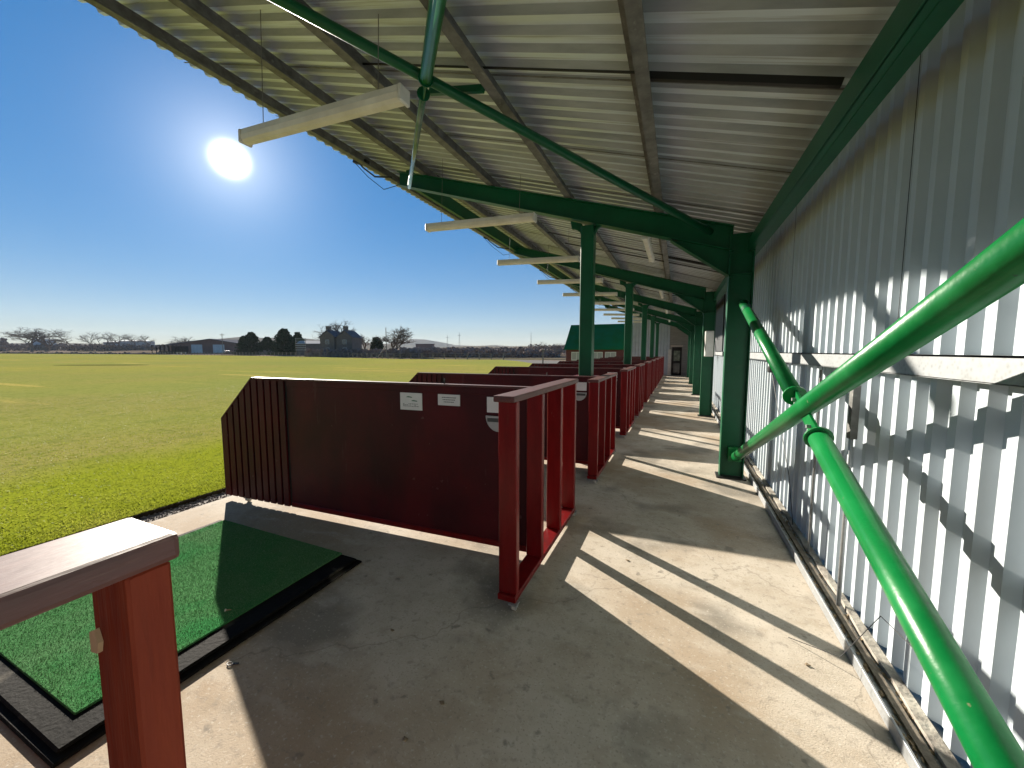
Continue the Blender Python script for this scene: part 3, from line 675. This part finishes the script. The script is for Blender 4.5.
# ------------------------------------------------------------------ far landscape
def ground_at(px, D): return land_z(px, D)
def foliage(rr, centre, rad, n, size, zsq=1.0):
    vs, fs = [], []
    for i in range(n):
        d = Vector((rr.gauss(0, 1), rr.gauss(0, 1), rr.gauss(0, 1))).normalized() * rr.random() ** .45
        c = Vector(centre) + Vector((d.x * rad[0], d.y * rad[1], d.z * rad[2])); s_ = size * rr.uniform(.6, 1.5)
        a = Vector((rr.uniform(-1, 1), rr.uniform(-1, 1), rr.uniform(-1, 1))).normalized(); b = a.cross(Vector((rr.uniform(-1, 1), rr.uniform(-1, 1), rr.uniform(-1, 1)))).normalized()
        k = len(vs); vs += [c - a * s_, c + b * s_ * .7, c + a * s_, c - b * s_ * .6]; fs.append((k, k + 1, k + 2, k + 3))
    return vs, fs
def conifer(px, ytop, D, hw, label, seed):
    rr = random.Random(seed); base = at(px, 351, D); zb = ground_at(px, D); h = at(px, ytop, D).z - zb
    t = thing('conifer_tree', label, 'tree', (base.x, base.y, zb), group='dark conifers at the field edge')
    MB().tube([(0, 0, -.2), (0, 0, h * .95)], [h * .025, .02], 8).build('trunk', BARK, t)
    vs, fs = [], []; w = hw * D / F
    lv = 15
    for k in range(lv):
        f_ = k / lv; z = h * (.03 + .93 * f_); rw = w * 1.45 * (1 - f_) ** .62 * rr.uniform(.75, 1.1) + .1
        for j in range(9):
            a = rr.uniform(0, 6.28); q = rw * rr.uniform(.35, .85)
            v2, f2 = foliage(rr, (q * math.cos(a), q * math.sin(a), z), (rw * .42, rw * .42, h * .055), 42, .03 * h)
            n = len(vs); vs += v2; fs += [tuple(i + n for i in g) for g in f2]
    fast('crown', vs, fs, CON, t)
def bare_tree(px, ytop, D, hw, label, seed, lv=6, thick=1.0, grp='bare winter trees along the horizon'):
    rr = random.Random(seed); base = at(px, 351, D); zb = ground_at(px, D); h = at(px, ytop, D).z - zb
    t = thing('bare_tree', label, 'tree', (base.x, base.y, zb), group=grp)
    m = MB(); tr = MB(); w = hw * D / F
    r0_ = h * .028 * thick
    def grow(p, d, ln, r, k, mb):
        e = p + d * ln; e.x += rr.gauss(0, ln * .06); midp = (p + e) / 2 + Vector((rr.gauss(0, ln * .05), rr.gauss(0, ln * .05), 0))
        mb.tube([p, midp, e], [r, r * .85, r * .68], 5 if k > 2 else 8, caps=False)
        if k >= lv: return
        nb = 3 if k < 4 else 3
        for j in range(nb):
            sp = .5 + .12 * k if k else .62
            nd = (d + Vector((rr.gauss(0, sp), rr.gauss(0, sp), rr.gauss(.08, sp * .55)))).normalized()
            if nd.z < -.15: nd.z *= -.3
            grow(e if j < 2 else midp, nd, ln * rr.uniform(.66, .86), max(r * .62, h * .0016), k + 1, m)
    grow(Vector((0, 0, -.2)), Vector((rr.gauss(0, .04), 0, 1)).normalized(), h * .24, r0_, 0, tr)
    xs = [abs(v[0] * RT.x + v[1] * RT.y) for v in m.v]; xs.sort(); zs = max(v[2] for v in m.v); sxy = w / xs[int(len(xs) * .90)]; sz = h / zs
    for q in (m, tr): q.v = [(v[0] * sxy, v[1] * sxy, v[2] * sz) for v in q.v]
    tr.build('trunk', BARK, t)
    fast('crown', m.v, m.f, BARK, t)
def hedge(x0, x1, D0, D1, ytop0, ytop1, label, seed, mtl=SCRUB, n=2500, dep=2.0, size=.35, grp=None, name='hedge'):
    rr = random.Random(seed); vs, fs = [], []
    org = at((x0 + x1) / 2, 351, (D0 + D1) / 2)
    for i in range(n):
        f_ = rr.random(); px = x0 + (x1 - x0) * f_; D = D0 + (D1 - D0) * f_ + rr.uniform(-dep, dep)
        b = at(px, 351, D); zb = ground_at(px, D); zt = at(px, ytop0 + (ytop1 - ytop0) * f_ + .6 * math.sin(px * .37 + seed) + .5 * math.sin(px * 1.3), D).z
        z = zb + max(.3, zt - zb) * rr.random() ** .8; s_ = size * rr.uniform(.5, 1.4)
        a = Vector((rr.uniform(-1, 1), rr.uniform(-1, 1), rr.uniform(-1, 1))).normalized(); c = a.cross(Vector((rr.uniform(-1, 1), rr.uniform(-1, 1), .3))).normalized()
        p = Vector((b.x - org.x, b.y - org.y, z)); k = len(vs); vs += [p - a * s_, p + c * s_ * .6, p + a * s_, p - c * s_ * .6]; fs.append((k, k + 1, k + 2, k + 3))
    return tag(fast(name, vs, fs, mtl, None, (org.x, org.y, 0)), label, 'hedge', grp)

hedge(-80, 175, 390, 300, 343.5, 345.5, 'long low dark hedge on the rise behind the far left field', 1, n=9000, dep=5, size=.8)
hedge(-80, 160, 262, 172, 352.0, 353.5, 'thin dark hedge line closing the far left end of the grass', 2, n=5000, dep=1.2, size=.35)
hedge(-60, 8, 330, 330, 338, 339, 'tall dark clump of scrub at the far left edge', 3, n=2500, dep=6, size=.9)
hedge(305, 420, 112, 84, 349, 350, 'brown scrubby hedge in front of the farmhouse and the big bare tree', 4, n=7000, dep=4, size=.30)
hedge(418, 560, 95, 86, 349.5, 349.5, 'wide brown hedge under the distant blue hill', 5, n=9000, dep=7, size=.30)
hedge(225, 320, 165, 125, 351, 351.5, 'low hedge running behind the dark conifers', 6, n=4000, dep=3, size=.35)
hedge(400, 565, 200, 190, 348.2, 348, 'distant dark hedge line along the rise at the right', 7, n=6000, dep=5, size=.6)
hedge(528, 572, 110, 105, 344.5, 346, 'pale brown thicket of twigs left of the green roofed hut', 8, n=1500, dep=5, size=.22)

bare_tree(32, 327, 300, 17, 'wide bare tree, leftmost of the far trees', 31, lv=6, thick=.6)
bare_tree(47, 328, 310, 13, 'dense bare tree second from the left on the horizon', 32, lv=6, thick=1.3)
bare_tree(71, 331, 320, 9, 'small bare tree third from the left on the horizon', 33, lv=5, thick=.6)
bare_tree(93, 331, 320, 8, 'round bare tree fourth from the left on the horizon', 34, lv=5, thick=.6)
bare_tree(108, 332, 320, 8, 'bare tree left of the pair above the pale shed roofs', 35, lv=5, thick=.6)
bare_tree(119, 331, 320, 9, 'bare tree right of the pair above the pale shed roofs', 36, lv=5, thick=.6)
bare_tree(136, 334, 320, 7, 'low bare tree just left of the dark open shelter frame', 37, lv=5, thick=.6)
bare_tree(149, 334, 320, 7, 'low bare tree just above the dark open shelter frame', 38, lv=5)
bare_tree(186, 336, 300, 9, 'low rounded bare tree over the barn roof', 39, lv=5)
conifer(252, 331, 150, 9, 'narrow dark conifer, leftmost of the conifers', 41)
conifer(244, 335, 151, 6, 'short dark conifer against the left side of the narrow one', 42)
conifer(268, 336, 150, 8, 'lower dark conifer between the narrow and the broad ones', 43)
conifer(285, 327.5, 135, 11, 'tall broad dark conifer, highest of the group', 44)
conifer(298, 331, 134, 9, 'dark conifer at the right end of the group', 45)
bare_tree(337, 317, 112, 15, 'bare tree rising behind the farmhouse chimneys', 51, lv=6, grp=None)
bare_tree(352, 330, 118, 7, 'thin bare tree right of the farmhouse', 52, lv=5, grp=None)
bare_tree(366, 333, 122, 6, 'small bare tree between the farmhouse and the round bush', 53, lv=5, grp=None)
bare_tree(393, 325.5, 92, 16, 'large spreading bare tree beside the leaning pole', 54, lv=7, thick=1.1, grp=None)
bare_tree(541, 341, 105, 6, 'low bare tree left of the wire fence post', 55, lv=5, grp=None)
bare_tree(556, 343, 108, 7, 'low bare bush beside the green roofed hut', 56, lv=5, grp=None)
# evergreen bush
rr = random.Random(61); b = at(377, 351, 98); zb = ground_at(377, 98); zt = at(377, 337, 98).z
bu = thing('evergreen_bush', 'round dark evergreen bush left of the leaning pole', 'bush', (b.x, b.y, zb))
vs, fs = foliage(rr, (0, 0, (zt - zb) * .5), (1.6, 1.6, (zt - zb) * .52), 1500, .28); fast('foliage', vs, fs, BUSHG, bu); MB().tube([(0, 0, -.1), (0, 0, 1.5)], .12, 6).build('stem', BARK, bu)

def facing(px, D, rz=0):
    b = at(px, 351, D); return (b.x, b.y, ground_at(px, D)), YAW + rz
# farmhouse with two chimneys
loc, rz = facing(337, 106)
k = 106 / F
fh = thing('farmhouse', 'old stone farmhouse with steep gables and two chimneys', 'house', loc, rz)
hz = at(337, 337, 106).z - loc[2]; ht = at(337, 330.5, 106).z - loc[2]; hc = at(337, 326.5, 106).z - loc[2]
for x0, x1 in ((-4.6, -.6), (.2, 4.2)):
    xm = (x0 + x1) / 2
    MB().prism([(x0, 0, -.3), (x1, 0, -.3), (x1, 0, hz), (xm, 0, ht - .15), (x0, 0, hz)], (0, 7, 0)).build('wall', STN, fh)
    m = MB(); m.prism([(x0 - .25, -.2, hz - .2), (xm, -.2, ht), (xm, -.2, ht + .18), (x0 - .25, -.2, hz - .02)], (0, 7.4, 0)); m.prism([(x1 + .25, -.2, hz - .2), (xm, -.2, ht), (xm, -.2, ht + .18), (x1 + .25, -.2, hz - .02)], (0, 7.4, 0))
    rf = m.build('roof', SLATE, fh)
    m = MB(); m.box(xm - .55, xm + .55, .6, 1.5, ht - .5, hc); m.box(xm - .62, xm + .62, .53, 1.57, hc, hc + .12); ch = m.build('chimney', STN, rf)
    m = MB(); m.tube([(xm - .25, 1.05, hc + .1), (xm - .25, 1.05, hc + .45)], .1, 8); m.tube([(xm + .25, 1.05, hc + .1), (xm + .25, 1.05, hc + .45)], .1, 8)
    for z in (1.2, 3.4):
        w = MB().box(xm - .5, xm + .5, -.05, -.001, z, z + 1.2).build('window', WHITE, fh); MB().box(xm - .42, xm + .42, -.07, -.051, z + .08, z + 1.12).build('pane', GLASS, w)
MB().box(-.6, .2, .5, 6.5, -.3, hz - .3).build('wall', STN, fh)
# low outbuilding left of the house
loc, rz = facing(309, 128)
ob = thing('stone_outbuilding', 'low pale roofed outbuilding left of the farmhouse', 'building', loc, rz)
zt = at(309, 341, 128).z - loc[2]
MB().box(-4, 5, 0, 5, -.3, zt - .9).build('wall', STN, ob); MB().prism([(-4.2, -.2, zt - 1), (5.2, -.2, zt - 1), (5.2, 2.5, zt), (-4.2, 2.5, zt)], (0, 0, .15)).build('roof', mat('pale_sheet_roof', (.3, .3, .3), .8, spec=.05), ob)
# barn
loc, rz = facing(205, 185, 0); k = 185 / F
bn = thing('barn', 'long low brown barn with two pale wall panels', 'barn', loc, rz)
ez = at(205, 344, 185).z - loc[2]; pz = at(205, 339.5, 185).z - loc[2]
MB().prism([(-17, 0, -.4), (17, 0, -.4), (17, 0, ez), (3, 0, pz), (-17, 0, ez - .4)], (0, 22, 0)).build('wall', BARNR, bn)
MB().prism([(-18, -.6, ez - .55), (3, -.6, pz), (18, -.6, ez - .2), (18, -.6, ez + .15), (3, -.6, pz + .4), (-18, -.6, ez - .2)], (0, 23, 0)).build('roof', SLATE, bn)
for x0, x1 in ((-6.5, -1.2), (4, 9.5)): MB().box(x0, x1, -.08, -.001, .2, ez - .3).build('wall_panel', BARNW, bn)
MB().box(-16.2, -8, -.08, -.001, 0, ez - 1.1).build('open_bay', DARK, bn)
# dark open frame left of the barn
loc, rz = facing(163, 178); zt = at(163, 345.2, 178).z - loc[2]
of = thing('open_shelter', 'dark open frame of posts left of the barn', 'shelter', loc, rz)
for x in (-5.2, -3.2, -1.2, .8, 2.8, 4.8):
    MB().box(x - .12, x + .12, 0, .24, -.2, zt).build('post', DARK, of); MB().box(x - .12, x + .12, 4, 4.24, -.2, zt).build('post', DARK, of)
MB().box(-5.6, 5.4, -.2, 4.5, zt, zt + .22).build('roof', SLATE, of); MB().box(-5.2, 4.8, 3.5, 3.6, 0, 1.4).build('screen', DARK, of)
loc, rz = facing(181, 160)
bnch = thing('white_trestle', 'low white trestle on the grass in front of the barn', 'trestle', (loc[0], loc[1], .0), rz)
MB().box(-2, 2, -.3, .3, 1.0, 1.15).build('top_board', WHITE, bnch)
for x in (-1.8, 0, 1.8): MB().box(x - .06, x + .06, -.25, .25, 0, 1.0).build('leg', WHITE, bnch)
# pale sheds on the rise at the left
for i, (px, yt, D, w, lb) in enumerate(((40, 338.5, 350, 6, 'small white shed among the leftmost bare trees'), (133, 340.5, 330, 12, 'long pale blue shed roof on the rise right of the far trees'), (112, 341.5, 335, 7, 'pale shed beside the long blue one on the rise'))):
    loc, rz = facing(px, D); zt = at(px, yt, D).z - loc[2]
    s_ = thing('farm_shed', lb, 'shed', loc, rz)
    MB().box(-w, w, 0, 8, -.5, zt - .6).build('wall', BARNW, s_); MB().prism([(-w - .3, -.3, zt - .6), (w + .3, -.3, zt - .6), (w + .3, 4, zt), (-w - .3, 4, zt)], (0, 0, .2)).build('roof', mat('bright_sheet_roof', (.42, .44, .46), .7, spec=.1), s_)
loc, rz = facing(424, 260); zt = at(424, 343.8, 260).z - loc[2]
s_ = thing('brick_building', 'low reddish flat building below the blue hill', 'building', loc, rz)
MB().box(-5.6, 5.6, 0, 8, -.5, zt - .25).build('wall', mat('dull_red_brick', (.20, .12, .10), .8), s_); MB().box(-5.9, 5.9, -.2, 8.2, zt - .25, zt).build('roof', SLATE, s_)
# cars by the barn
def car(px, D, colr, label, rzz):
    loc, rz = facing(px, D, rzz); t = thing('parked_car', label, 'car', loc, rz, 'cars parked right of the barn')
    side = [(-2.1, .35), (2.1, .35), (2.15, .75), (1.9, .95), (1.1, 1.02), (.55, 1.45), (-1.1, 1.48), (-1.75, 1.05), (-2.1, .95)]
    MB().prism([(x, -.85, z) for x, z in side], (0, 1.7, 0)).build('body', mat('car_paint', colr, .25, coat=.6), t, bevel=.08, seg=2)
    MB().prism([(-1.45, -.86, 1.06), (.95, -.86, 1.06), (.5, -.86, 1.38), (-1.0, -.86, 1.40)], (0, 1.72, 0)).build('window', GLASS, t)
    for x in (-1.3, 1.35):
        for y in (-.88, .68): MB().tube([(x, y, .33), (x, y + .2, .33)], .33, 16).build('wheel', RUB, t)
car(228, 172, (.6, .6, .6), 'silver car parked in the gap between barn and conifers', .2)
car(237, 176, (.7, .7, .7), 'white car parked beside the leftmost conifer', .5)
# poles
def pole(px, ybot, ytop, D, label, lean=0, arm=False, r=.12, name='utility_pole'):
    b = at(px, 351, D); zb = ground_at(px, D); zt = at(px, ytop, D).z - zb
    t = thing(name, label, 'pole', (b.x, b.y, zb), YAW)
    MB().tube([(0, 0, -.2), (lean, 0, zt)], [r, r * .7], 8).build('shaft', TIMB, t)
    if arm: MB().box(lean - .9, lean + .9, -.06, .06, zt - .6, zt - .45).build('crossarm', TIMB, t)
    return t, zt
pole(223, 358, 333.5, 142, 'thin telegraph pole between the barn and the conifers', arm=True, r=.13)
t, zt = pole(386.5, 352, 327.5, 84, 'timber pole with a slanting strut beside the large bare tree', r=.11)
MB().tube([(-2.1, 0, -.1), (-.15, 0, 2.6)], .09, 8).build('strut', TIMB, t)
for px, yt, D, lb in ((447.5, 335, 420, 'left one of two faint far pylons'), (459.5, 332.5, 430, 'right one of two faint far pylons'), (531, 332, 380, 'thin lone mast above the far right hedge')):
    b = at(px, 351, D); zb = ground_at(px, D); zt = at(px, yt, D).z - zb
    t = thing('pylon', lb, 'pylon', (b.x, b.y, zb), YAW, 'faint pylons on the right horizon'); m = MB()
    w = .8 if px < 500 else .3
    for s_ in (-1, 1): m.tube([(s_ * w, 0, 0), (0, 0, zt)], .10, 5)
    for j in range(6): f_ = j / 6; m.tube([(-w * (1 - f_), 0, zt * f_), (w * (1 - f_ - .16), 0, zt * (f_ + .16))], .06, 4)
    m.build('lattice', GALVD, t)
    if px < 500: MB().box(-2, 2, -.08, .08, zt * .82, zt * .82 + .2).build('crossarm', GALVD, t)
# slatted target board
b = at(301, 351, 108); zt = at(301, 338, 108).z
t = thing('slatted_target', 'tall frame with pale horizontal slats in front of the right conifer', 'target', (b.x, b.y, 0), YAW)
for x in (-1.35, 1.35): MB().box(x - .06, x + .06, -.05, .05, 0, zt).build('post', TIMB, t)
m = MB()
for j in range(6): z = zt - .2 - j * .62; m.box(-1.5, 1.5, -.08, -.051, z - .10, z)
m.build('slat_rows', mat('pale_slat', (.5, .5, .45), .6), t)
# boundary fence
def fence(pl, label, hgt, name='wire_fence', step=3.0, mt_=TIMB, rails=3, pw=.07):
    P0 = [at(x, 351, D) for x, D in pl]; org = P0[0]; t = thing(name, label, 'fence', (org.x, org.y, 0)); n = 0; m = MB()
    for a, b in zip(P0, P0[1:]):
        L = (b - a).length; k = max(1, int(L / step)); d = (b - a) / k
        for j in range(k):
            q = a + d * j - org; q.z = 0
            if n < 95: MB().box(q.x - pw, q.x + pw, q.y - pw, q.y + pw, -.1, hgt).build('post', mt_, t); n += 1
        for r_ in range(rails):
            z = hgt * (.35 + .6 * r_ / max(1, rails - 1)); aa = a - org; bb = b - org; m.bar((aa.x, aa.y, z), (bb.x, bb.y, z), .03, .05)
    m.build('rails', mt_, t); return t
fence([(160, 166), (225, 139), (330, 98)], 'low dark fence along the far side of the grass, left part', 1.2, step=2.6)
fence([(332, 97), (400, 75), (516, 69)], 'low post fence along the far side of the grass, right part', 1.15, step=2.2)
fence([(543, 45), (640, 40)], 'tall wire fence beside the green roofed hut', 1.78, step=9, rails=2, pw=.06)

# ------------------------------------------------------------------ field features
b = at(101, 365, 43); 
m = MB(); vs = []
nn = 24
for j in range(nn): a = 2 * math.pi * j / nn; vs.append((5.2 * math.cos(a), 1.1 * math.sin(a), .0))
g_ = at(101, 365.5, 43); tag(m.prism([(x, y, 0) for x, y, z in vs], (0, 0, .008)).build('dark_turf_patch', mat('dark_turf', (.035, .05, .018), .95, c2=(.07, .085, .03), scale=1.5, spec=0), None, (g_.x * 1.0, g_.y * 1.0, GZ + .002)), kind='structure')  # flat ellipse of darker green turf laid on the field
bpy.data.objects['dark_turf_patch'].rotation_euler = (0, 0, YAW + .02)

# ------------------------------------------------------------------ haze
hz_ = MB().box(-4200, 2500, -300, 4800, -1.5, 160).build('haze', (lambda m_: m_)(bpy.data.materials.new('thin_air_haze')))
hm = hz_.data.materials[0]; hm.use_nodes = True; ht_ = hm.node_tree; ht_.nodes.clear()
ho = N(ht_, 'ShaderNodeOutputMaterial'); hv = N(ht_, 'ShaderNodeVolumePrincipled'); hv.inputs['Color'].default_value = (.80, .90, 1, 1); hv.inputs['Density'].default_value = .00009; hv.inputs['Anisotropy'].default_value = 0
ht_.links.new(hv.outputs[0], ho.inputs['Volume']); tag(hz_, 'thin pale haze over the far fields', 'haze', kind='stuff')
